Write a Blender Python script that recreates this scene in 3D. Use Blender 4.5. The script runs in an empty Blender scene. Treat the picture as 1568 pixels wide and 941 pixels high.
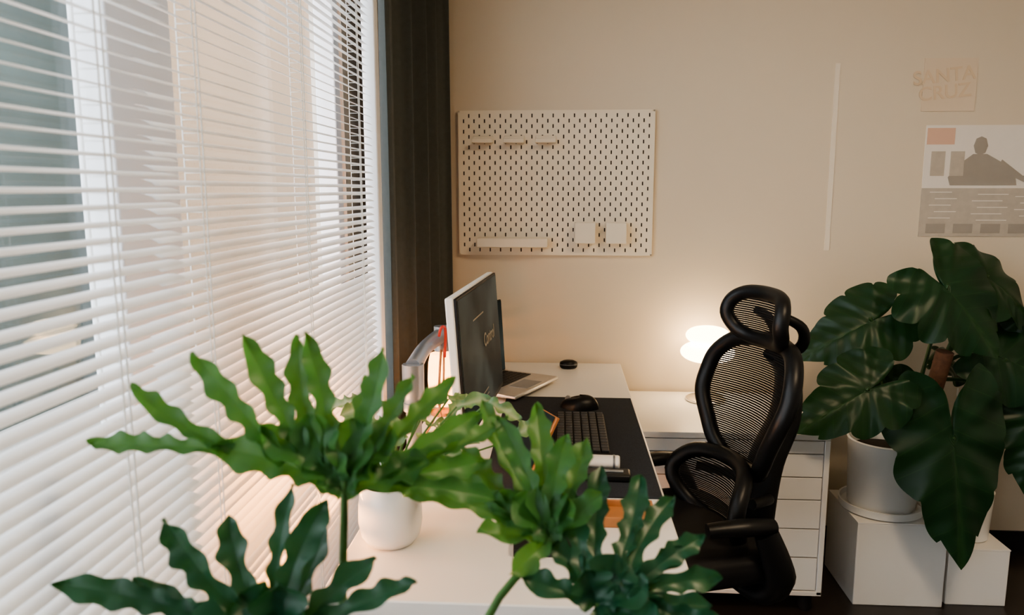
import bpy, bmesh, math, random
from mathutils import Vector, Matrix
random.seed(7)
C=bpy.context.scene.collection
V=Vector
# ------------------------------------------------------------ materials
def principled(name,col,rough=.5,metal=0,noise=0,nscale=20,bump=0,bscale=200,emis=None,es=0,coat=0,spec=.5,sheen=0,trans=0,alpha=1):
    m=bpy.data.materials.new(name); m.use_nodes=True; nt=m.node_tree; N=nt.nodes; L=nt.links
    b=N['Principled BSDF']; b.inputs['Base Color'].default_value=(*col,1); b.inputs['Roughness'].default_value=rough
    b.inputs['Metallic'].default_value=metal; b.inputs['Coat Weight'].default_value=coat
    b.inputs['Specular IOR Level'].default_value=spec; b.inputs['Sheen Weight'].default_value=sheen
    b.inputs['Transmission Weight'].default_value=trans; b.inputs['Alpha'].default_value=alpha
    if emis: b.inputs['Emission Color'].default_value=(*emis,1); b.inputs['Emission Strength'].default_value=es
    tc=N.new('ShaderNodeTexCoord')
    if noise:
        n=N.new('ShaderNodeTexNoise'); n.inputs['Scale'].default_value=nscale; n.inputs['Detail'].default_value=4
        L.new(tc.outputs['Object'],n.inputs['Vector'])
        r=N.new('ShaderNodeMixRGB'); r.inputs[1].default_value=(*[c*(1-noise) for c in col],1); r.inputs[2].default_value=(*[min(1,c*(1+noise)) for c in col],1)
        L.new(n.outputs['Fac'],r.inputs[0]); L.new(r.outputs[0],b.inputs['Base Color'])
    if bump:
        n2=N.new('ShaderNodeTexNoise'); n2.inputs['Scale'].default_value=bscale; L.new(tc.outputs['Object'],n2.inputs['Vector'])
        bp=N.new('ShaderNodeBump'); bp.inputs['Strength'].default_value=bump; bp.inputs['Distance'].default_value=.002
        L.new(n2.outputs['Fac'],bp.inputs['Height']); L.new(bp.outputs[0],b.inputs['Normal'])
    return m
def leafmat(name,col,vein,tr,trw=.35,rough=.35,var=.35,nscale=12,pinnate=False,spec=.5):
    m=bpy.data.materials.new(name); m.use_nodes=True; nt=m.node_tree; N=nt.nodes; L=nt.links
    b=N['Principled BSDF']; out=N['Material Output']; b.inputs['Specular IOR Level'].default_value=spec
    tc=N.new('ShaderNodeTexCoord'); n=N.new('ShaderNodeTexNoise'); n.inputs['Scale'].default_value=nscale; n.inputs['Detail'].default_value=3
    L.new(tc.outputs['Object'],n.inputs['Vector'])
    r=N.new('ShaderNodeMixRGB'); r.inputs[1].default_value=(*[c*(1-var) for c in col],1); r.inputs[2].default_value=(*[c*(1+var) for c in col],1)
    L.new(n.outputs['Fac'],r.inputs[0])
    at=N.new('ShaderNodeAttribute'); at.attribute_name='vein'; fac=at.outputs['Fac']
    if pinnate:
        a2=N.new('ShaderNodeAttribute'); a2.attribute_name='lv'
        s=N.new('ShaderNodeMath'); s.operation='MULTIPLY'; s.inputs[1].default_value=34; L.new(a2.outputs['Fac'],s.inputs[0])
        c=N.new('ShaderNodeMath'); c.operation='SINE'; L.new(s.outputs[0],c.inputs[0])
        mr=N.new('ShaderNodeMapRange'); mr.inputs[1].default_value=.965; mr.inputs[2].default_value=1; mr.inputs[4].default_value=.5; L.new(c.outputs[0],mr.inputs[0])
        mxx=N.new('ShaderNodeMath'); mxx.operation='MAXIMUM'; L.new(mr.outputs[0],mxx.inputs[0]); L.new(fac,mxx.inputs[1]); fac=mxx.outputs[0]
        bp=N.new('ShaderNodeBump'); bp.inputs['Strength'].default_value=.25; bp.inputs['Distance'].default_value=.005; bp.invert=True; L.new(c.outputs[0],bp.inputs['Height']); L.new(bp.outputs[0],b.inputs['Normal'])
    r2=N.new('ShaderNodeMixRGB'); r2.inputs[2].default_value=(*vein,1); L.new(fac,r2.inputs[0]); L.new(r.outputs[0],r2.inputs[1])
    L.new(r2.outputs[0],b.inputs['Base Color']); b.inputs['Roughness'].default_value=rough
    t=N.new('ShaderNodeBsdfTranslucent'); t.inputs[0].default_value=(*tr,1)
    mx=N.new('ShaderNodeMixShader'); mx.inputs[0].default_value=trw
    L.new(b.outputs[0],mx.inputs[1]); L.new(t.outputs[0],mx.inputs[2]); L.new(mx.outputs[0],out.inputs[0])
    return m
M={}
M['wall']=principled('wall_paint',(.70,.60,.46),.5,noise=.03,nscale=1.5,bump=.05,bscale=300)
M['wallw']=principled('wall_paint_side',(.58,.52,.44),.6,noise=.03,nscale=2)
M['ceil']=principled('ceiling_paint',(.8,.77,.7),.8,noise=.02)
M['floor']=principled('dark_wood_floor',(.022,.017,.014),.35,noise=.4,nscale=9,bump=.15,bscale=30)
M['black']=principled('black_plastic',(.006,.0065,.007),.42,noise=.1,spec=.35)
M['black2']=principled('matte_black',(.010,.010,.011),.65,noise=.15,spec=.3)
M['white']=principled('white_laminate',(.82,.79,.74),.32,noise=.015,nscale=4)
M['whitem']=principled('white_metal',(.85,.84,.8),.35,noise=.01)
M['slat']=leafmat('blind_slat',(.74,.74,.73),(.74,.74,.73),(.85,.82,.78),.13,.35,.02,3)
M['cord']=principled('blind_cord',(.85,.85,.82),.8,noise=.03)
M['frame']=principled('window_frame_paint',(.85,.86,.88),.4,noise=.02)
M['curtain']=principled('curtain_fabric',(.075,.080,.072),.9,noise=.15,nscale=60,bump=.3,bscale=500,sheen=.15)
M['mat']=principled('felt_mat',(.032,.036,.043),.95,noise=.5,nscale=350,bump=.5,bscale=700,spec=.2)
M['pot']=principled('white_ceramic',(.84,.82,.78),.3,noise=.02,coat=.3)
M['soil']=principled('soil',(.03,.02,.013),.95,noise=.4,nscale=80,bump=1,bscale=120)
M['peg']=principled('pegboard_cream',(.84,.75,.60),.45,noise=.01)
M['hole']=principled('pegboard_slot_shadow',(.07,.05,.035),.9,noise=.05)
M['alu']=principled('brushed_aluminium',(.62,.61,.59),.35,.8,noise=.05,nscale=90)
M['grey']=principled('grey_arm_metal',(.30,.32,.34),.35,.6,noise=.05)
M['chrome']=principled('chrome',(.7,.68,.65),.15,1,noise=.03)
M['wood']=principled('orange_wood',(.45,.19,.07),.5,noise=.3,nscale=30)
M['woodd']=principled('moss_pole_bark',(.10,.045,.022),.9,noise=.5,nscale=60,bump=1,bscale=90)
M['red']=principled('red_cable',(.6,.05,.03),.5,noise=.05)
M['keycap']=principled('dark_keycap',(.022,.024,.028),.5,noise=.1)
M['net']=principled('chair_mesh_fabric',(.016,.014,.012),.85,noise=.1,spec=.1)
M['leafA']=leafmat('split_leaf_green',(.055,.165,.055),(.08,.20,.07),(.17,.42,.07),.38,.42,spec=.4)
M['leafB']=leafmat('split_leaf_dark',(.018,.082,.042),(.03,.10,.05),(.06,.2,.04),.22,.38,spec=.4)
M['leafBig']=leafmat('philodendron_green',(.010,.040,.016),(.025,.072,.024),(.05,.14,.02),.14,.42,pinnate=True,spec=.4)
M['leafV']=leafmat('variegated_leaf',(.12,.26,.14),(.5,.55,.4),(.3,.45,.15),.3,.4,.8,40)
M['stem']=principled('green_stem',(.07,.17,.04),.45,noise=.2)
M['stemd']=principled('dark_stem',(.03,.075,.02),.45,noise=.2)
M['lampg']=principled('opal_glass_lit',(.9,.8,.65),.3,emis=(1,.73,.44),es=8.5,noise=.01)
M['led']=principled('warm_led',(1,.8,.5),.5,emis=(1,.42,.13),es=330,noise=.01)
M['paper']=principled('pleated_paper_lit',(.8,.6,.4),.8,emis=(1,.42,.12),es=5,noise=.02)
M['ceill']=principled('fill_diffuser',(.9,.85,.75),.5,emis=(1,.75,.5),es=4,noise=.01)
M['facade']=principled('outside_tan_facade',(.22,.14,.08),.9,noise=.15,nscale=1)
M['hedge']=principled('outside_grey_green',(.035,.05,.045),.9,noise=.5,nscale=2)
M['ground']=principled('outside_paving',(.35,.34,.32),.9,noise=.1)
def screenmat():
    m=principled('lit_screen',(.005,.006,.007),.3,spec=.02); nt=m.node_tree;N=nt.nodes;L=nt.links
    tc=N.new('ShaderNodeTexCoord'); n=N.new('ShaderNodeTexNoise'); n.inputs['Scale'].default_value=5
    L.new(tc.outputs['Object'],n.inputs['Vector']); cr=N.new('ShaderNodeValToRGB')
    cr.color_ramp.elements[0].position=.4; cr.color_ramp.elements[0].color=(.008,.011,.010,1); cr.color_ramp.elements[1].position=.7; cr.color_ramp.elements[1].color=(.035,.042,.036,1)
    L.new(n.outputs['Fac'],cr.inputs[0]); b=N['Principled BSDF']; L.new(cr.outputs[0],b.inputs['Emission Color']); b.inputs['Emission Strength'].default_value=1.0
    return m
M['screen']=screenmat()
M['prA']=principled('screen_image_pale',(.80,.74,.66),.6,noise=.03)  # pale tone for the screen's light image painted on the wall
M['prB']=principled('screen_image_grey',(.36,.32,.27),.6,noise=.08)
M['prD']=principled('screen_image_mid',(.50,.44,.36),.6,noise=.18,nscale=30)
M['prC']=principled('screen_image_red',(.70,.46,.34),.6,noise=.02)
M['prW']=principled('wall_lettering_white',(.95,.9,.82),.6,noise=.02)
M['prT']=principled('wall_lettering_orange',(.70,.54,.37),.6,noise=.02)
M['prK']=principled('wall_lettering_card',(.72,.59,.44),.6,noise=.02)
M['prS']=principled('reflection_strip_paint',(.80,.71,.58),.6,noise=.02)
def glassmat():
    m=bpy.data.materials.new('window_glass'); m.use_nodes=True; nt=m.node_tree;N=nt.nodes;L=nt.links
    N.remove(N['Principled BSDF']); t=N.new('ShaderNodeBsdfTransparent'); g=N.new('ShaderNodeBsdfGlossy'); g.inputs['Roughness'].default_value=.02
    mx=N.new('ShaderNodeMixShader'); mx.inputs[0].default_value=.06; L.new(t.outputs[0],mx.inputs[1]);L.new(g.outputs[0],mx.inputs[2]);L.new(mx.outputs[0],N['Material Output'].inputs[0]);return m
M['glass']=glassmat()
# ------------------------------------------------------------ mesh builder
class MB:
    def __init__(s): s.v=[];s.f=[];s.m=[];s.a=[];s.l=[]
    def add(s,vs,fs,mi=0,attr=None,lv=None,sm=True):
        o=len(s.v); s.v+= [tuple(p) for p in vs]; s.f+=[tuple(i+o for i in f) for f in fs]; s.m+=[mi]*len(fs)
        s.a+= (attr if attr else [0]*len(vs)); s.l+=(lv if lv else [0]*len(vs)); return s
    def box(s,c,d,mi=0,rot=None):
        c=V(c); vs=[]
        for x in(-.5,.5):
            for y in(-.5,.5):
                for z in(-.5,.5):
                    p=V((x*d[0],y*d[1],z*d[2]))
                    if rot: p=rot@p
                    vs.append(c+p)
        return s.add(vs,[(0,1,3,2),(4,6,7,5),(0,4,5,1),(2,3,7,6),(0,2,6,4),(1,5,7,3)],mi)
    def tube(s,pts,r,mi=0,closed=False,n=10,sub=6,flat=1,up=V((0,0,1))):
        pts=[V(p) for p in pts]; k=len(pts); rr=r if isinstance(r,(list,tuple)) else [r]*k
        P=[];R=[]
        rng=range(k if closed else k-1)
        for i in rng:
            if closed: a,b,c,d=pts[i-1],pts[i],pts[(i+1)%k],pts[(i+2)%k]; r0,r1=rr[i],rr[(i+1)%k]
            else: a=pts[max(i-1,0)];b=pts[i];c=pts[i+1];d=pts[min(i+2,k-1)]; r0,r1=rr[i],rr[i+1]
            for j in range(sub):
                t=j/sub; P.append(.5*((2*b)+(c-a)*t+(2*a-5*b+4*c-d)*t*t+(3*b-a-3*c+d)*t**3)); R.append(r0+(r1-r0)*t)
        if not closed: P.append(pts[-1]);R.append(rr[-1])
        K=len(P); vs=[];prev=None
        for i in range(K):
            T=(P[(i+1)%K]-P[i-1]) if closed else (P[min(i+1,K-1)]-P[max(i-1,0)])
            T.normalize()
            if prev is None:
                nn=T.cross(up)
                if nn.length<.05: nn=T.cross(V((1,0,0)))
            else: nn=prev-T*prev.dot(T)
            nn.normalize(); prev=nn; bb=T.cross(nn)
            for j in range(n):
                a=2*math.pi*j/n; vs.append(P[i]+nn*math.cos(a)*R[i]*flat+bb*math.sin(a)*R[i])
        fs=[]
        for i in range(K if closed else K-1):
            for j in range(n):
                i2=(i+1)%K; fs.append((i*n+j,i*n+(j+1)%n,i2*n+(j+1)%n,i2*n+j))
        if not closed: fs.append(tuple(range(n))[::-1]); fs.append(tuple((K-1)*n+j for j in range(n)))
        return s.add(vs,fs,mi)
    def lathe(s,c,prof,mi=0,n=40,sx=1,sy=1,pleat=0):
        vs=[];c=V(c)
        for r,z in prof:
            for j in range(n):
                a=2*math.pi*j/n; q=r*(1+(pleat if j%2 else 0)); vs.append(c+V((q*sx*math.cos(a),q*sy*math.sin(a),z)))
        fs=[(i*n+j,i*n+(j+1)%n,(i+1)*n+(j+1)%n,(i+1)*n+j) for i in range(len(prof)-1) for j in range(n)]
        if prof[0][0]>1e-4: fs.append(tuple(range(n))[::-1])
        if prof[-1][0]>1e-4: fs.append(tuple((len(prof)-1)*n+j for j in range(n)))
        return s.add(vs,fs,mi)
    def grid(s,fn,nu,nv,mi=0):
        vs=[fn(i/nu,j/nv) for i in range(nu+1) for j in range(nv+1)]
        fs=[(i*(nv+1)+j,(i+1)*(nv+1)+j,(i+1)*(nv+1)+j+1,i*(nv+1)+j+1) for i in range(nu) for j in range(nv)]
        return s.add(vs,fs,mi)
def ob(name,mb,mats,parent=None,bevel=0,loc=None,rz=0,solid=0,seg=2,sub=0,ang=38):
    me=bpy.data.meshes.new(name); me.from_pydata(mb.v,[],mb.f)
    for k in (mats if isinstance(mats,list) else [mats]): me.materials.append(M[k])
    me.polygons.foreach_set('material_index',mb.m); me.polygons.foreach_set('use_smooth',[True]*len(mb.f))
    at=me.attributes.new('vein','FLOAT','POINT'); at.data.foreach_set('value',[float(x) for x in mb.a])
    if any(mb.l): at=me.attributes.new('lv','FLOAT','POINT'); at.data.foreach_set('value',[float(x) for x in mb.l])
    me.update(); me.set_sharp_from_angle(angle=math.radians(ang))
    o=bpy.data.objects.new(name,me); C.objects.link(o)
    if parent: o.parent=parent
    if loc: o.location=loc
    o.rotation_euler[2]=rz
    if solid: md=o.modifiers.new('s','SOLIDIFY'); md.thickness=solid
    if bevel: md=o.modifiers.new('b','BEVEL'); md.width=bevel; md.segments=seg; md.limit_method='ANGLE'; md.angle_limit=math.radians(40)
    if sub: md=o.modifiers.new('ss','SUBSURF'); md.levels=sub; md.render_levels=sub
    return o
def root(name,loc=(0,0,0),rz=0,ry=0):
    e=bpy.data.objects.new(name,None); e.empty_display_size=.1; C.objects.link(e); e.location=loc; e.rotation_euler=(0,ry,rz); return e
def B(c,d): return MB().box(c,d)
def BX(x0,x1,y0,y1,z0,z1): return MB().box(((x0+x1)/2,(y0+y1)/2,(z0+z1)/2),(x1-x0,y1-y0,z1-z0))
# ------------------------------------------------------------ room
X0,X1,Y0,Y1,H=-.68,3.2,-2.4,3.02,2.7
ob('floor',BX(X0-.1,X1+.1,Y0-.1,Y1+.1,-.1,0),'floor')
ob('ceiling',BX(X0-.1,X1+.1,Y0-.1,Y1+.1,H,H+.1),'ceil')
ob('wall_back',BX(X0-.1,X1+.1,Y1,Y1+.1,0,H),'wall')
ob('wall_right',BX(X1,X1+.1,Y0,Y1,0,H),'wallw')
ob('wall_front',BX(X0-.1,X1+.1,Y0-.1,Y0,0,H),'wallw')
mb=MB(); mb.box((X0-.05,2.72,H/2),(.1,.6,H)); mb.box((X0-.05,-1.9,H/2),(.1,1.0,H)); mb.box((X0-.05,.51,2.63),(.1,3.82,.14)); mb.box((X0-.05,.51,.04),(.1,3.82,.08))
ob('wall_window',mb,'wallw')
ob('baseboard_back',BX(.9,X1,Y1-.012,Y1,0,.08),'black2',bevel=.002)
ob('baseboard_right',BX(X1-.012,X1,Y0,Y1-.02,0,.08),'black2',bevel=.002)
w=root('window_1'); mb=MB()
for y,wd in ((-1.38,.07),(-.2,.07),(1.27,.20),(2.4,.07)): mb.box((X0-.04,y,1.32),(.06,wd,2.48))
for z in (.1,.76,2.54): mb.box((X0-.04,.51,z),(.06,3.8,.05))
ob('frame',mb,'frame',w,bevel=.004)
ob('pane',B((X0-.05,.51,1.32),(.006,3.76,2.42)),'glass',w)
ob('sill_led_strip',BX(X0-.01,X0,1.2,1.9,.79,.802),'led',w)
ob('trim_1',BX(-.585,-.545,2.285,2.33,0.02,2.68),'frame',bevel=.004)
ob('outside_building',BX(-3.6,-3.2,5.7,18,-1,7),'facade')
ob('outside_hedge',BX(-4.1,-3.6,2.2,5.7,-1,5),'hedge')
ob('outside_ground',BX(-14,-.9,-8,20,-.3,-.12),'ground')
# ------------------------------------------------------------ blinds
def blind(name,x,y0,y1,tilt,cords,zs):
    r=root(name,(x,0,0)); mb=MB(); z=zs; wv=.0125
    while z<2.56:
        tt=math.radians(tilt+random.uniform(-1.5,1.5)); dz=random.uniform(-.0007,.0007)
        vs=[];k=4
        for yy in (y0,y1):
            for i in range(k+1):
                q=-1+2*i/k; crown=.0022*(1-q*q)
                lx=q*wv; px=lx*math.cos(tt)+crown*math.sin(tt); pz=-lx*math.sin(tt)+crown*math.cos(tt)
                vs.append((px,yy,z+dz+pz))
        mb.add(vs,[(i,i+1,k+2+i,k+1+i) for i in range(k)])
        z+=.020
    ob('slats',mb,'slat',r)
    mb=MB()
    for cy in cords:
        for dx in (-.0125,.0125): mb.box((dx,cy,1.34),(.0014,.0018,2.44))
        mb.box((.0128,cy+.012,1.34),(.0018,.0018,2.44))
        z=zs-.002
        while z<2.56: mb.box((0,cy,z-.003),(.026,.0014,.001)); z+=.02
    ob('ladder_cords',mb,'cord',r)
    mb=MB(); mb.box((0,(y0+y1)/2,2.6),(.026,y1-y0,.04)); mb.box((0,(y0+y1)/2,.115),(.024,y1-y0,.018)); ob('rails',mb,'whitem',r,bevel=.003)
blind('window_blind',-.538,-.35,1.045,14,[-.2,.3,.87],.14)
blind('window_blind',-.568,1.035,2.275,19,[1.17,1.66,2.12],.15)
# ------------------------------------------------------------ curtain
mb=MB()
def cur(u,v):
    x=-.545+.095*u; y=2.345+.66*u; z=.02+2.64*v
    ph=2*math.pi*4.6*u+.25*math.sin(3*v+u*5)
    a=.036*(1-.15*v)
    off=a*math.sin(ph)+.008*math.sin(ph*2.3+1)
    return (x+off*.97,y-off*.17+.018*math.cos(ph),z)
mb.grid(cur,260,14)
ob('curtain',mb,'curtain',solid=.003,ang=180)
# ------------------------------------------------------------ pegboard
pb=root('pegboard',(-.40,Y1,1.168)); W,Hh=.745,.548; yf=-.018
mb=MB(); nx=37; px=W/nx; sw=.0050; sl=.0140; pz=.0392
def q(x0,x1,z0,z1,y=yf): mb.add([(x0,y,z0),(x1,y,z0),(x1,y,z1),(x0,y,z1)],[(0,1,2,3)],0)
xs=0
for i in range(1,nx):
    cx=i*px; q(xs,cx-sw/2,0,Hh); xs=cx+sw/2; zc=pz*.5+(pz/2 if i%2 else 0); zp=0
    while zc<Hh-.012:
        a,b=cx-sw/2,cx+sw/2; z0,z1=zc-sl/2,zc+sl/2; q(a,b,zp,z0); zp=z1; yb=yf+.005
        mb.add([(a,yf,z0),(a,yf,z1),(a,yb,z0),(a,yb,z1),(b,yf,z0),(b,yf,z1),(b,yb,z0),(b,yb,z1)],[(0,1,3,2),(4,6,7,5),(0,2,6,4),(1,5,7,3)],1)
        zc+=pz
    q(a,b,zp,Hh)
q(xs,W,0,Hh)
ob('board',mb,['peg','hole'],pb)
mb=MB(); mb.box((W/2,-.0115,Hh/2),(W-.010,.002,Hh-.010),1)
for c,d in (((W/2,-.0095,.002),(W,.019,.006)),((W/2,-.0095,Hh-.002),(W,.019,.006)),((.002,-.0095,Hh/2),(.006,.019,Hh)),((W-.002,-.0095,Hh/2),(.006,.019,Hh))): mb.box(c,d,0)
ob('rim',mb,['peg','hole'],pb)
mb=MB()
for cx in (.095,.215,.335):
    mb.box((cx,-.022,.44),(.078,.005,.028)); mb.box((cx,-.045,.428),(.078,.05,.004)); mb.box((cx,-.068,.435),(.078,.004,.016))
ob('hook_shelf',mb,'peg',pb,bevel=.002)
mb=MB(); mb.box((.21,-.05,.035),(.27,.06,.004)); mb.box((.21,-.079,.051),(.27,.004,.034)); mb.box((.21,-.022,.051),(.27,.004,.034))
for e in (.077,.343): mb.box((e,-.05,.05),(.004,.06,.03))
ob('pen_shelf',mb,'peg',pb,bevel=.0015)
mb=MB()
for cx in (.487,.605):
    for c,d in (((cx,-.074,.088),(.078,.004,.078)),((cx,-.022,.088),(.078,.004,.078)),((cx-.037,-.048,.088),(.004,.054,.078)),((cx+.037,-.048,.088),(.004,.054,.078)),((cx,-.048,.05),(.076,.054,.004))): mb.box(c,d)
ob('storage_bins',mb,'peg',pb,bevel=.002)
# ------------------------------------------------------------ flat wall graphics: lettering, painted screen image, painted reflection strip
def txt(name,s,size,loc,rot_y=0,mat='prT',parent=None):
    cu=bpy.data.curves.new(name,'FONT'); cu.body=s; cu.size=size; cu.extrude=.0006; cu.offset=size*.012; cu.align_x='CENTER'; cu.space_line=.85
    o=bpy.data.objects.new(name+'_t',cu); C.objects.link(o); bpy.context.view_layer.update()
    me=bpy.data.meshes.new_from_object(o.evaluated_get(bpy.context.evaluated_depsgraph_get())); bpy.data.objects.remove(o)
    me.materials.clear(); me.materials.append(M[mat]); o=bpy.data.objects.new(name,me); C.objects.link(o)
    o.location=loc; o.rotation_euler=(math.pi/2,rot_y,0)
    if parent:o.parent=parent
    return o
wl=root('wall_lettering',(1.395,Y1,1.80))
txt('words','SANTA\nCRUZ',.070,(0,-.004,.01),math.radians(-6),'prT',wl)
ob('card',B((.02,-.0015,0),(.19,.003,.19)),'prK',wl)
txt('wall_lettering','UFF!',.055,(1.588,Y1-.0015,.62),0,'prW')
mp=root('wall_screen_image',(1.345,Y1,1.245)); mb=MB()  # light image of a screen on the wall, painted as flat colour
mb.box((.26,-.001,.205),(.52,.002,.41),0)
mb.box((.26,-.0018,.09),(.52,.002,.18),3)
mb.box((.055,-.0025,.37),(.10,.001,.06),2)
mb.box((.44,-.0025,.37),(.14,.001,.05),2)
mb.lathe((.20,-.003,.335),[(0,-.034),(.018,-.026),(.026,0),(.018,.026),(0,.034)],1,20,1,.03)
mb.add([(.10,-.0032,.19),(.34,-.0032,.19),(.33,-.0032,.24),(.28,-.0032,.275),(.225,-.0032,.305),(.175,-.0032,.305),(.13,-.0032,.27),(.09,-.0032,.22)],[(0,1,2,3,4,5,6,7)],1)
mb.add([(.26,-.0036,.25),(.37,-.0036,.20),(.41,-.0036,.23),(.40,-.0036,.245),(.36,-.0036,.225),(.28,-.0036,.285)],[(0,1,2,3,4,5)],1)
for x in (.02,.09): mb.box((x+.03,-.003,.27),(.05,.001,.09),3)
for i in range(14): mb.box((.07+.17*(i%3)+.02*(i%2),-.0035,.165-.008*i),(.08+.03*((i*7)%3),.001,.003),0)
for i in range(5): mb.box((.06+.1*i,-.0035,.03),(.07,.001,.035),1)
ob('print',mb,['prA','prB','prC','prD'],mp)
ob('reflection_strip',BX(1.002,1.020,Y1-.002,Y1,1.19,1.88),'prS')  # pale strip painted in place of a reflection on the wall
# ------------------------------------------------------------ desk
dk=root('desk'); DZ=.74
ob('top',BX(-.405,.236,1.185,3.0,DZ-.028,DZ),'white',dk,bevel=.003)
mb=MB()
for x in(-.34,.16):
    for y in (1.45,2.85): mb.box((x,y,.356),(.05,.05,.712))
for y in(1.45,2.85): mb.box((-.09,y,.68),(.47,.04,.05)); mb.box((-.09,y,.02),(.58,.07,.03))
mb.box((-.1,2.15,.68),(.04,1.36,.04)); ob('legs',mb,'whitem',dk,bevel=.004)
ob('desk_mat',BX(-.178,.230,1.645,2.475,DZ,DZ+.004),'mat',bevel=.0015)
mz=DZ+.004
pl=root('pleated_paper_lamp',(-.362,2.27,DZ)); ob('shade',MB().lathe((0,0,.03),[(.030,0),(.036,.03),(.038,.08),(.036,.13),(.030,.16)],0,72,pleat=.10),'paper',pl,ang=20)
ob('foot',MB().lathe((0,0,0),[(.034,0),(.034,.01),(.008,.014),(.008,.03),(0,.03)],0),'wood',pl)
kb=root('keyboard',(.058,2.068,mz)); 
ob('case',B((0,0,.007),(.142,.355,.014)),'black2',kb,bevel=.004)
mb=MB()
for r in range(6):
    for k in range(15): mb.box((.058-r*.0228,-.163+k*.0232,.017),(.0185,.0192,.006))
ob('keys',mb,'keycap',kb,bevel=.0015)
def mouse(name,loc,rz,s=1):
    r=root(name,loc,rz); mb=MB()
    def f(u,v):
        a=2*math.pi*v; t=u*math.pi/2; ct=max(0,math.cos(t))**.6
        return (.058*s*math.cos(a)*ct,.033*s*math.sin(a)*(1-.12*math.cos(2*a))*ct,.036*s*math.sin(t)*(1-.15*math.cos(a)))
    mb.grid(f,12,36); ob('shell',mb,'black',r,ang=80)
    mb=MB(); mb.lathe((0,0,0),[(0,-.004),(.009,-.004),(.009,.004),(0,.004)],0,20)
    o=ob('wheel',mb,'grey',r); o.rotation_euler=(math.pi/2,0,0); o.location=(.035*s,0,.027*s)
mouse('computer_mouse',(.06,2.35,mz),math.radians(170),1.05)
r=root('earbud_case',(.03,2.905,DZ),.1); mb=MB()
mb.lathe((0,0,0),[(.026,0),(.033,.006),(.035,.016),(.033,.026),(.02,.032),(0,.033)],0,32,1,.7); ob('case',mb,'black',r,ang=70)
mb=MB(); mb.lathe((0,0,.0),[(.0352,.0165),(.0352,.018)],0,32,1,.7); ob('seam',mb,'grey',r)
r=root('power_bank',(.075,1.825,mz),math.radians(-3)); mb=MB(); mb.tube([(-.075,0,.016),(.072,0,.016)],.016,0,n=20,sub=4,flat=1.5)
ob('body',mb,'white',r,bevel=.005,seg=3); ob('cap',MB().tube([(.055,0,.0165),(.06,0,.0165)],.0168,0,n=20,flat=1.5),'grey',r)
r=root('charging_dock',(.085,1.755,mz),math.radians(-2)); ob('body',B((0,0,.009),(.165,.05,.018)),'black',r,bevel=.006,seg=3); ob('button',B((.04,0,.019),(.05,.012,.003)),'grey',r,bevel=.001)
r=root('tablet_stand',(-.06,1.80,mz),math.radians(-62)); R=Matrix.Rotation(math.radians(-28),3,'X')
mb=MB(); mb.box((0,.0,.075),(.11,.008,.15),0,R); mb.box((0,-.045,.01),(.11,.05,.012),0); mb.box((0,.05,.045),(.04,.006,.10),0,Matrix.Rotation(math.radians(28),3,'X')); ob('wood_frame',mb,'wood',r,bevel=.002)
mb=MB(); mb.box((0,-.008,.08),(.095,.008,.145),0,R); ob('tablet',mb,'screen',r,bevel=.002)
r=root('wooden_tray',(.135,1.54,DZ)); mb=MB(); mb.box((0,0,.004),(.125,.095,.008))
for c,d in (((0,-.045,.011),(.125,.006,.022)),((0,.045,.011),(.125,.006,.022)),((-.06,0,.011),(.006,.095,.022)),((.06,0,.011),(.006,.095,.022))): mb.box(c,d)
ob('tray',mb,'wood',r,bevel=.0015)
r=root('notebook',(-.03,1.45,DZ),.05); ob('cover',B((0,0,.008),(.12,.19,.016)),'black2',r,bevel=.002); ob('pages',B((.002,0,.008),(.119,.186,.011)),'white',r)
# ------------------------------------------------------------ monitor
mo=root('computer_monitor',(-.226,2.135,.975),math.radians(-4),math.radians(-4))
ob('screen_shell',B((-.012,0,0),(.022,.612,.372)),'whitem',mo,bevel=.004)
ob('bezel',B((.002,0,0),(.008,.606,.366)),'black',mo,bevel=.0015)
ob('screen',B((.0065,0,.004),(.002,.592,.346)),'screen',mo)
ob('rear_hump',B((-.04,0,0),(.04,.26,.2)),'whitem',mo,bevel=.012,seg=3)
t=txt('screen_text','Control',.055,(.0085,.10,.0),0,'prB',mo); t.rotation_euler=(math.pi/2,0,math.pi/2)
mb=MB()
for z in (.10,-.12,-.135): mb.box((.0085,-.05,z),(.0005,.16,.004))
ob('screen_lines',mb,'prB',mo)
ar=root('monitor_arm',(-.372,1.88,DZ)); mb=MB()
mb.lathe((0,0,0),[(.033,0),(.033,.012),(.028,.02),(.020,.03),(.020,.12),(.026,.125),(.026,.145),(.020,.15),(0,.15)],0)
ob('pole',mb,'grey',ar)
mb=MB(); mb.tube([(0,0,.145),(0,0,.22)],.024,0); mb.tube([(0,0,.165),(0,0,.245)],.028,0)
mb.tube([(0,0,.235),(.01,.12,.262),(.036,.24,.275)],[.026,.022,.024],0,flat=.8); mb.tube([(.036,.24,.23),(.036,.24,.30)],.022,0); mb.tube([(.036,.24,.26),(.064,.25,.25)],.016,0)
ob('arms',mb,'grey',ar,ang=50)
mb=MB(); mb.tube([(.04,.17,.285),(.048,.16,.31),(.056,.18,.30),(.050,.20,.22)],.004,0); ob('red_cable',mb,'red',ar)
mb=MB(); mb.tube([(.04,.2,.24),(.04,.15,.12),(.05,.12,.03),(-.0,.1,.008)],.0035,0); mb.tube([(.045,.22,.24),(.04,.2,.1),(.0,.16,.008)],.003,0); ob('cables',mb,'wood',ar)
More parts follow.
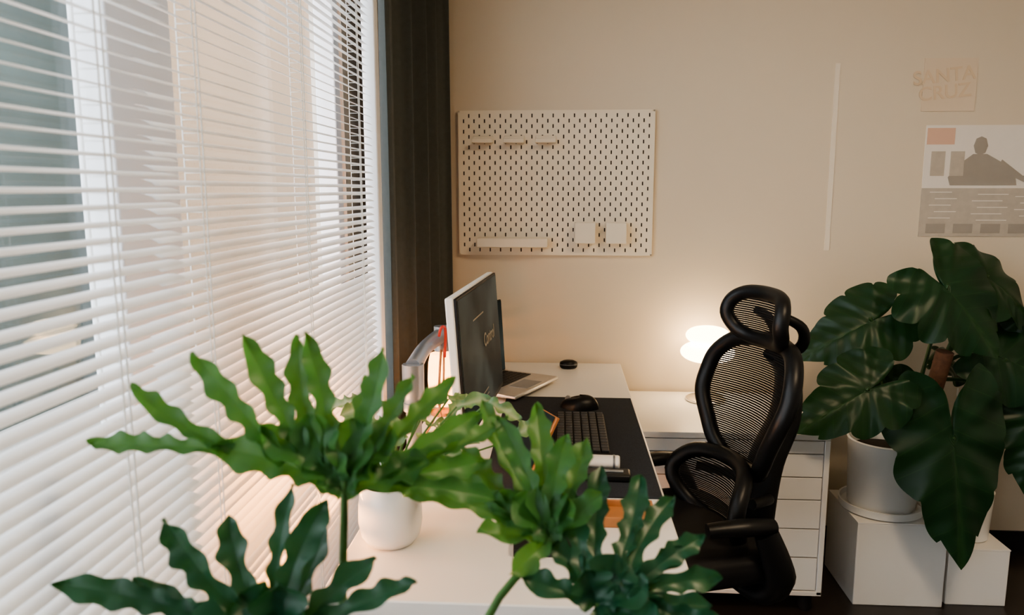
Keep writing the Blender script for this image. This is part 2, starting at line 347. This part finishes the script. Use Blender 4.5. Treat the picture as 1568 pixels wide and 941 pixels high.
# ------------------------------------------------------------ laptop
lp=root('laptop',(-.075,2.53,DZ+.004),math.radians(-25.6))
ob('base',B((-.115,0,.016),(.23,.31,.013)),'alu',lp,bevel=.004)
ob('stand',BX(-.20,-.04,-.10,.10,-.004,.010),'black2',lp,bevel=.002)
mb=MB()
for rr in range(6):
    for k in range(14): mb.box((-.105-rr*.0185,-.124+k*.019,.0235),(.016,.0165,.002))
ob('keys',mb,'black',lp,bevel=.0006)
ob('trackpad',B((-.048,0,.0228),(.07,.11,.0006)),'grey',lp)
hg=bpy.data.objects.new('lid_hinge',None); C.objects.link(hg); hg.parent=lp; hg.location=(-.215,0,.022); hg.rotation_euler=(0,math.radians(-4),0)
ob('lid',B((-.004,0,.13),(.007,.31,.26)),'black2',hg,bevel=.003); ob('lid_screen',B((.0005,0,.13),(.002,.30,.25)),'screen',hg)
# ------------------------------------------------------------ drawer cabinet
cb=root('drawer_cabinet',(0,0,0)); x0,x1,y0,y1=.245,.882,2.478,3.0
mb=MB(); mb.box(((x0+x1)/2,(y0+y1)/2,.620),(x1-x0,y1-y0,.02)); mb.box((x0+.009,(y0+y1)/2,.34),(.018,y1-y0,.54)); mb.box((x1-.009,(y0+y1)/2,.34),(.018,y1-y0,.54)); mb.box(((x0+x1)/2,y1-.005,.34),(x1-x0-.04,.01,.54)); mb.box(((x0+x1)/2,(y0+y1)/2,.075),(x1-x0,y1-y0,.016))
ob('carcass',mb,'white',cb,bevel=.002)
zs=[.609,.563,.483,.405,.304,.203,.085]
mb=MB()
for a,b in zip(zs[:-1],zs[1:]): mb.box(((x0+x1)/2,y0+.012,(a+b)/2),(x1-x0-.040,.018,a-b-.004))
ob('drawer_fronts',mb,'white',cb,bevel=.001)
ob('inner_shadow_gap',BX(x0+.02,x1-.02,y0+.022,y0+.03,.085,.605),'hole',cb)
mb=MB()
for x in(x0+.04,x1-.04):
    for y in(y0+.04,y1-.04): mb.lathe((x,y,0),[(.018,0),(.022,.01),(.022,.067)],0,16)
ob('feet',mb,'black2',cb)
# ------------------------------------------------------------ pebble lamp
lm=root('table_lamp',(.55,2.88,.63)); mb=MB()
mb.lathe((0,0,0),[(.07,0),(.075,.003),(.075,.009),(.07,.012),(.008,.014),(.006,.02),(.006,.15),(.015,.155),(.015,.165),(0,.165)],0); ob('stem_and_base',mb,'chrome',lm)
def peb(r,h): return [(r*max(0,math.cos(a))**.75,h*math.sin(a)) for a in [math.pi*(i/16-.5) for i in range(17)]]
mb=MB(); mb.lathe((0,0,.187),peb(.10,.038),0); mb.lathe((0,0,.25),peb(.082,.034),0); ob('glass_shade',mb,'lampg',lm,ang=80)
# ------------------------------------------------------------ office chair (faces local -x)
ch=root('office_chair',(.352,2.03,0),math.radians(18))
def lerp(T,z):
    for (a,b),(c,d) in zip(T[:-1],T[1:]):
        if a<=z<=c and c>a: return b+(d-b)*(z-a)/(c-a)
    return T[0][1] if z<T[0][0] else T[-1][1]
def framed(name,outline,xz,curve,r,flat=1.0):
    def P(y,z): return V((lerp(xz,z)-curve*(y/.22)**2,y,z))
    pts=[P(y,z) for y,z in outline]+[P(-y,z) for y,z in outline[::-1] if y>1e-4]
    mb=MB(); mb.tube(pts,r,0,closed=True,n=12,sub=5,flat=flat,up=V((1,0,0))); ob(name+'_frame',mb,'black',ch,ang=70)
    T=[(z,y) for y,z in outline]; z0,z1=T[0][0],T[-1][0]; net=MB(); z=z0+.002; ns=14
    while z<z1-.002:
        wy=lerp(T,z)
        vv=[]
        for j in range(ns+1):
            y=(2*j/ns-1)*wy; a=P(y,z); b=P(y,z+.0047); vv+= [a,b]
        net.add(vv,[(2*j,2*j+2,2*j+3,2*j+1) for j in range(ns)],0)
        z+=.0060
    ob(name+'_net',net,'net',ch,ang=180)
xz=[(.64,.165),(.72,.16),(.80,.175),(.90,.215),(1.02,.235)]
framed('backrest',[(0,.665),(.08,.67),(.125,.71),(.155,.76),(.195,.83),(.205,.89),(.19,.95),(.14,.995),(.07,1.008),(0,1.01)],xz,.065,.023)
framed('headrest',[(0,1.015),(.07,1.017),(.112,1.035),(.132,1.075),(.122,1.115),(.08,1.138),(0,1.143)],[(1.01,.215),(1.08,.20),(1.15,.215)],.09,.020)
framed('lumbar',[(0,.495),(.08,.50),(.14,.525),(.175,.58),(.175,.63),(.14,.67),(.08,.685),(0,.688)],[(.49,.12),(.6,.10),(.7,.13)],.10,.022)
mb=MB()
mb.tube([(.235,0,.98),(.285,0,.92),(.285,0,.80),(.235,0,.68),(.21,0,.55),(.20,0,.42),(.12,0,.385),(0,0,.385)],[.022,.028,.034,.038,.042,.042,.036,.03],0,n=12,flat=1.7,up=V((1,0,0)))
for s in(-1,1):
    mb.tube([(.22,0,.56),(.19,.09*s,.60),(.10,.15*s,.62)],.014,0)
    mb.tube([(.25,.03*s,.97),(.285,.06*s,1.01),(.27,.075*s,1.06),(.22,.06*s,1.09)],[.014,.016,.015,.012],0)
ob('back_spine',mb,'black',ch,ang=70)
mb=MB()
def seat(u,v):
    a=2*math.pi*v; 
    e=lambda c: math.copysign(abs(c)**.45,c)
    rr=[(0,.048),(.6,.046),(.9,.042),(.98,.03),(1,.012),(.98,-.01),(.9,-.022),(0,-.025)]
    i=u*(len(rr)-1); j=min(int(i),len(rr)-2); f=i-j; R=rr[j][0]*(1-f)+rr[j+1][0]*f; Z=rr[j][1]*(1-f)+rr[j+1][1]*f
    x=-.05+.245*R*e(math.cos(a)); y=.25*R*e(math.sin(a))
    return (x,y,.455+Z*1.3-.06*max(0,(-x-.14))*2+.30*(y*y))
mb.grid(seat,21,48); ob('seat',mb,'black2',ch,ang=60)
mb=MB(); mb.box((0,0,.395),(.24,.16,.05)); mb.tube([(0,0,.38),(0,0,.12)],.026,0); mb.tube([(0,0,.25),(0,0,.10)],.034,0); ob('gas_lift',mb,'black',ch,bevel=.004)
mb=MB()
for i in range(5):
    a=i*2*math.pi/5+.5; d=V((math.cos(a),math.sin(a),0)); mb.tube([V((0,0,.115))+d*.02,V((0,0,.11))+d*.16,V((0,0,.085))+d*.31],[.032,.024,.017],0,sub=3)
    c=d*.31; side=V((-d.y,d.x,0))
    mb.tube([c+V((0,0,.085)),c+V((0,0,.05))],.009,0)
    for s in(-1,1): mb.tube([c+side*.008*s+V((0,0,.027)),c+side*.026*s+V((0,0,.027))],.027,0,n=18,sub=2)
ob('star_base_casters',mb,'black',ch,ang=50)
mb=MB()
for s in(-1,1):
    mb.tube([(.10,.10*s,.39),(.12,.20*s,.40),(.13,.245*s,.46),(.08,.25*s,.59)],[.022,.028,.03,.022],0,flat=1.5)
    mb.tube([(.10,.25*s,.605),(.02,.25*s,.61),(-.07,.235*s,.605)],[.018,.022,.017],0,n=14,flat=1.2)
ob('armrests',mb,'black',ch,ang=60)
# ------------------------------------------------------------ plant stands & pots
def cubebox(name,x0,x1,y0,y1,z1):
    r=root(name); ob('body',BX(x0,x1,y0,y1,0,z1-.004),'white',r,bevel=.003); ob('plinth_lid',BX(x0-.001,x1+.001,y0-.001,y1+.001,z1-.004,z1+.0005),'white',r,bevel=.001)
cubebox('plant_pedestal',1.016,1.316,2.553,2.845,.30); cubebox('plant_pedestal',1.335,1.537,2.575,2.80,.205)
pt=root('philodendron_plant',(1.143,2.69,.302)); mb=MB()
mb.lathe((0,0,0),[(.115,0),(.138,.004),(.142,.03),(.136,.03),(.132,.012),(.11,.01)],0); 
mb.lathe((0,0,.012),[(.106,0),(.112,.008),(.122,.235),(.125,.24),(.118,.243),(.112,.235),(.110,.20)],0); ob('pot_and_saucer',mb,'pot',pt,ang=35)
mb=MB(); mb.lathe((0,0,.0),[(0,.22),(.05,.222),(.114,.215)],0); ob('soil',mb,'soil',pt)
mb=MB(); mb.tube([(.05,-.05,.2),(.085,-.10,.38),(.108,-.14,.595)],[.024,.026,.028],0,n=14); ob('moss_pole',mb,'woodd',pt)
r=root('small_plant_pot',(1.445,2.685,.207)); mb=MB(); mb.lathe((0,0,0),[(.062,0),(.066,.004),(.073,.16),(.075,.172),(.069,.172),(.067,.15),(0,.15)],0); ob('pot',mb,'pot',r); ob('soil',MB().lathe((0,0,.001),[(0,.153),(.066,.151)],0),'soil',r)
def bigleaf(mb,A,T,n,L,W,seed,droop=.25,lob=.17,K=9):
    rnd=random.Random(seed); A=V(A); ax=V(T).normalized(); n=V(n); n=(n-ax*n.dot(ax)).normalized(); sd=ax.cross(n)
    prof=[(0,1.0),(6,.90),(14,.78),(30,.66),(50,.60),(75,.58),(100,.60),(125,.62),(145,.60),(160,.48),(172,.26),(180,.04)]
    NA=180;NR=12; vs=[A.copy()];at=[.6];lv=[0]
    ph=[rnd.uniform(-.3,.3) for _ in range(20)]; fold=rnd.uniform(.1,.3); wav=rnd.uniform(.035,.06)
    for r in range(1,NR+1):
        rr=r/NR
        for k in range(NA):
            a=360*k/NA-180; aa=abs(a); side=1 if a>=0 else -1
            R=lerp(prof,aa); p=ph[0] if side>0 else ph[1]; lb=abs(math.sin(math.radians(aa)*K/2+p))
            R*=1+(lob*(lb**.5)-lob*.6)*min(1,rr**3)*(1 if 14<aa<168 else .0)*(1+.4*ph[5+int(aa/40)])
            x=R*L*rr*math.cos(math.radians(a)); y=R*rr*W*math.sin(math.radians(a))*.95
            z=-droop*L*(max(0,x)/L)**2*1.0-.35*abs(y)*abs(y)/W+wav*L*rr**2.5*math.cos(math.radians(aa)*K+2*p)+ fold*abs(y)*math.exp(-abs(y)/.05)
            z+=.03*L*rr*math.sin(a*.04+seed)
            vs.append(A+ax*x+sd*y+n*z)
            at.append(.6 if aa<2.5 else 0); lv.append(.5+(x-.55*abs(y))/L+ .02*side)
    fs=[(0,1+k,1+(k+1)%NA) for k in range(NA)]
    for r in range(NR-1):
        for k in range(NA):
            a=1+r*NA; fs.append((a+k,a+NA+k,a+NA+(k+1)%NA,a+(k+1)%NA))
    mb.add(vs,fs,0,at,lv)
BIG=[
 ((1.04,2.62,.985),(-.9,-.1,-.42),(.12,-.70,.65),.26,.25,.30),
 ((1.24,2.55,1.105),(.62,-.2,-.72),(-.1,-.74,.62),.28,.31,.20),
 ((1.42,2.66,1.13),(.85,-.1,-.55),(.1,-.65,.75),.25,.26,.3),
 ((.975,2.44,.795),(-.85,-.2,-.44),(.05,-.80,.55),.27,.24,.20),
 ((1.255,2.46,.635),(.12,-.12,-1),(.05,-.95,.12),.44,.33,.12),
 ((1.48,2.62,.86),(.9,-.2,-.35),(-.2,-.8,.5),.27,.25,.3),
 ((1.60,2.60,.66),(-.12,-.15,-.9),(-.1,-.9,.2),.26,.24,.2),
 ((1.13,2.74,.79),(-.7,.1,-.45),(.1,-.6,.75),.17,.17,.3),
 ((1.58,2.68,.99),(.3,-.2,-.8),(-.3,-.85,.3),.22,.22,.2),
 ((1.40,2.78,.80),(.6,.2,-.3),(.1,-.5,.8),.16,.15,.3),
]
mb=MB(); ms=MB()
o0=V((1.143,2.69,.302))
for i,(A,T,n,L,W_,dr) in enumerate(BIG):
    A=V(A)-o0; bigleaf(mb,A,T,n,L,W_,i+3,dr)
    s=V((.03+.02*math.sin(i*2.1),-.02+.03*math.cos(i*1.7),.22))
    if i in(2,5,6,8,9,10): s=V((.10,-.05,.36+.02*i))
    mid=(s+A)/2+V((.02*math.sin(i),.02,.05)); ms.tube([s,mid,A+V(n).normalized()*-.01,A],[.008,.0065,.005,.004],0,n=8)
ob('leaves',mb,'leafBig',pt,ang=180); ob('petioles',ms,'stemd',pt)
# ------------------------------------------------------------ lobed foreground plant
def lobe(mb,Bp,Tp,w,nrm,rnd,bow=.0,mi=0,vn=.3):
    Bp=V(Bp);Tp=V(Tp); n=V(nrm).normalized(); d=Tp-Bp; L=d.length; t0=d.normalized(); sd=t0.cross(n).normalized(); n=sd.cross(t0)
    tw=rnd.uniform(-.6,.6); c1=Bp+d*.5+n*(bow*L)+sd*rnd.uniform(-.10,.10)*L; NS=30; cols=[-1,-.55,-.03,.03,.55,1]
    vs=[];at=[]; p1=rnd.uniform(0,6);p2=rnd.uniform(0,6); fr=max(1.6,L/.032); am=rnd.uniform(.28,.42)
    prof=[(0,.60),(.2,.66),(.45,.76),(.7,1.0),(.82,.9),(.92,.55),(1,.03)]
    for i in range(NS+1):
        s=i/NS; P=(1-s)**2*Bp+2*s*(1-s)*c1+s*s*Tp
        a=tw*s; S=sd*math.cos(a)+n*math.sin(a); Nn=n*math.cos(a)-sd*math.sin(a)
        for q in cols:
            ph=p1 if q<0 else p2; arg=fr*s*2*math.pi+ph+1.2*math.sin(5*s+ph); sv=math.sin(arg)
            ww=w*.5*lerp(prof,s)*(1+am*sv*min(1,4*s)*(1.15-s))
            z=abs(q)*w*.20+ (q*q)*w*.14*math.sin(arg+1.2)
            vs.append(P+S*q*ww+Nn*z); at.append(vn if abs(q)<.1 else (.05 if abs(q)<.6 else 0))
    k=len(cols); mb.add(vs,[(i*k+j,(i+1)*k+j,(i+1)*k+j+1,i*k+j+1) for i in range(NS) for j in range(k-1)],mi,at)
U=.00073
def lobed(mb,A,lobes,scale=1,seed=1,nrm=(0,-.75,.6),bow=.04,wf=.84):
    rnd=random.Random(seed); A=V(A)
    for l in lobes:
        du,dv,dy,w=l[:4]; b=l[4] if len(l)>4 else (0,0,0)
        lobe(mb,A+V((b[0]*U,b[2],b[1]*U))*scale,A+V((du*U,dy,dv*U))*scale,w*U*scale*(wf if w<65 else .92),nrm,rnd,bow)
fp=root('split_leaf_philodendron',(-.15,.62,0)); O=V((-.15,.62,0))
mb=MB()
A1=V((-.222,.745,1.114))-O
lobed(mb,A1,[(-398,62,-.0,44,(-190,60,-.0)),(-325,155,-.0,42,(-170,60,-.0)),(-222,212,-.0,48,(-90,40,0)),(-158,232,.02,48,(-60,30,.01)),(-88,222,.06,48,(-40,30,.01)),(-66,236,.03,44,(-20,20,.01)),
  (52,206,.05,48,(0,20,.01)),(10,140,.10,50),(92,150,.08,44,(20,20,.01)),(150,135,.12,42,(30,20,.02)),(-200,62,-.0,66,(0,0,0)),(-130,90,0,66,(0,0,0)),(-60,110,.02,76),(0,100,.03,76),(60,75,.05,76),
  (190,75,.12,48,(40,10,.02)),(235,50,.16,46,(60,15,.04)),(200,0,.10,50,(40,0,.02)),(225,-45,.06,46,(60,-5,.02)),(120,20,.05,72,(0,0,0))],.93,3)
ob('leaf_1',mb,'leafA',fp,ang=180)
mb=MB(); A2=V((-.268,.675,.996))-O
lobed(mb,A2,[(-325,80,-.02,52,(-80,10,0)),(-235,65,.02,50,(-60,10,0)),(-165,175,.0,54,(-50,20,0)),(-100,150,.05,54,(-30,20,0)),(-10,185,.08,38,(-10,20,0)),(55,180,.05,56,(0,20,0)),(35,120,.1,60),(130,85,.05,52,(20,0,0)),(200,70,.02,46,(30,0,0)),(-120,40,-.05,76),(-60,60,0,86),(40,50,0,86),(100,10,-.05,60),(-200,-10,-.05,60),(0,80,0,86)],.90,5)
ob('leaf_2',mb,'leafB',fp,ang=180)
mb=MB(); A3=V((-.01,.82,1.035))-O
lobed(mb,A3,[(-205,110,.04,46,(-40,20,0)),(-250,75,.0,44,(-60,20,0)),(-150,100,.08,50,(-40,20,0)),(-120,175,.10,44,(-20,30,.01)),(-88,165,.06,44,(-10,20,0)),(-28,170,.1,48,(-10,20,0)),(24,140,.05,50,(0,20,0)),(60,120,.08,48,(0,10,0)),(-110,20,-.03,50,(-10,0,0)),(-60,60,0,70),(-20,70,.02,70),(30,50,.02,70),(-90,50,.02,66),(80,60,.02,50),(-60,-30,-.05,46)],1,9)
ob('leaf_3',mb,'leafA',fp,ang=180)
mb=MB(); A4=V((.04,.78,.975))-O
lobed(mb,A4,[(195,-15,-.02,44,(60,10,0)),(190,30,.03,44,(60,20,0)),(170,75,.06,44,(50,25,0)),(130,115,.10,46,(40,30,0)),(80,140,.12,50,(20,30,0)),(15,155,.12,50,(0,20,0)),(-40,135,.08,50,(-10,20,0)),(-80,80,.05,50,(-10,20,0)),(-110,40,.0,46,(-20,10,0)),(150,-40,-.06,44,(40,0,0)),(170,5,0,40,(50,5,0)),(140,60,.05,40,(40,20,0)),(80,40,0,76),(30,70,.02,76),(-20,60,0,70),(90,0,-.03,70)],1,13)
ob('leaf_4',mb,'leafB',fp,ang=180)
ms=MB(); base=V((0,0,.62))
for A,bx in ((A1,(.02,.0,.0)),(A2,(-.03,.01,0)),(A3,(.03,-.01,0)),(A4,(.04,.02,0))):
    s=base+V(bx); e=A
    if A is A1: mid=V((e.x+.003,e.y-.02,.88))
    elif A is A3: mid=V((.06,.13,.93))
    else: mid=(s+e)/2+V((0,.02,.04))
    ms.tube([s,mid,e-V((0,0,.01)),e],[.0065,.005,.004,.0035],0,n=10)
ob('petioles',ms,'stem',fp)
mb=MB(); mb.lathe((0,0,0),[(.10,0),(.11,.01),(.135,.60),(.14,.64),(.13,.64),(.126,.60),(0,.60)],0); ob('tall_planter',mb,'pot',fp)
ob('soil',MB().lathe((0,0,.002),[(0,.603),(.124,.601)],0),'soil',fp)
# ------------------------------------------------------------ small pot with variegated plant on the desk
sp=root('potted_houseplant',(-.328,1.405,DZ)); mb=MB()
mb.lathe((0,0,0),[(.030,0),(.046,.003),(.057,.018),(.062,.045),(.061,.08),(.056,.118),(.053,.121),(.050,.117),(.049,.105),(0,.105)],0,48); ob('pot',mb,'pot',sp,ang=50)
ob('soil',MB().lathe((0,0,0),[(0,.109),(.049,.107)],0),'soil',sp)
mb=MB(); ms=MB(); rnd=random.Random(4)
for i in range(24):
    a=rnd.uniform(0,6.28); rr=rnd.uniform(.03,.14); A=V((.065+rr*math.cos(a)*1.2,.02+rr*math.sin(a),rnd.uniform(.17,.29)))
    d=V((math.cos(a),math.sin(a),rnd.uniform(-.5,.5))).normalized(); lobe(mb,A,A+d*rnd.uniform(.06,.10),.035,(rnd.uniform(-.3,.3),-.6,.7),rnd,.08,vn=.7)
    ms.tube([(0,0,.1),A*.5+V((0,0,.06)),A],.0018,0,n=6)
ob('leaves',mb,'leafV',sp,ang=180); ob('stems',ms,'stem',sp)
# ------------------------------------------------------------ added ceiling fill fixture and lights
cl=root('ceiling_fill_lamp',(1.1,.9,2.7)); mb=MB(); mb.lathe((0,0,0),[(.30,0),(.31,-.03),(.30,-.05)],0); ob('rim',mb,'whitem',cl)  # unseen ceiling fixture, added for warm ambient fill
ob('diffuser',MB().lathe((0,0,0),[(0,-.052),(.295,-.05)],0),'ceill',cl)
ld=bpy.data.lights.new('ceiling_fill_light','AREA'); ld.shape='DISK'; ld.size=.58; ld.energy=24; ld.color=(1,.76,.50)
lo=bpy.data.objects.new('light',ld); C.objects.link(lo); lo.parent=cl; lo.location=(0,0,-.06)
w=bpy.data.worlds.new('overcast_sky'); bpy.context.scene.world=w; w.use_nodes=True
bg=w.node_tree.nodes['Background']; bg.inputs[0].default_value=(.86,.93,1,1); bg.inputs[1].default_value=5.0
cam=bpy.data.cameras.new('camera'); co=bpy.data.objects.new('camera',cam); C.objects.link(co)
co.location=(0,0,1.42); co.rotation_euler=(math.pi/2-math.radians(8.7),0,math.radians(3.7)); cam.lens=1180/1568*36; cam.sensor_width=36; cam.clip_start=.02
cam.dof.use_dof=True; cam.dof.focus_distance=2.3; cam.dof.aperture_fstop=5.0
bpy.context.scene.camera=co
vs=bpy.context.scene.view_settings; vs.view_transform='AgX'
try: vs.look='AgX - Medium High Contrast'
except Exception: pass
vs.exposure=.25
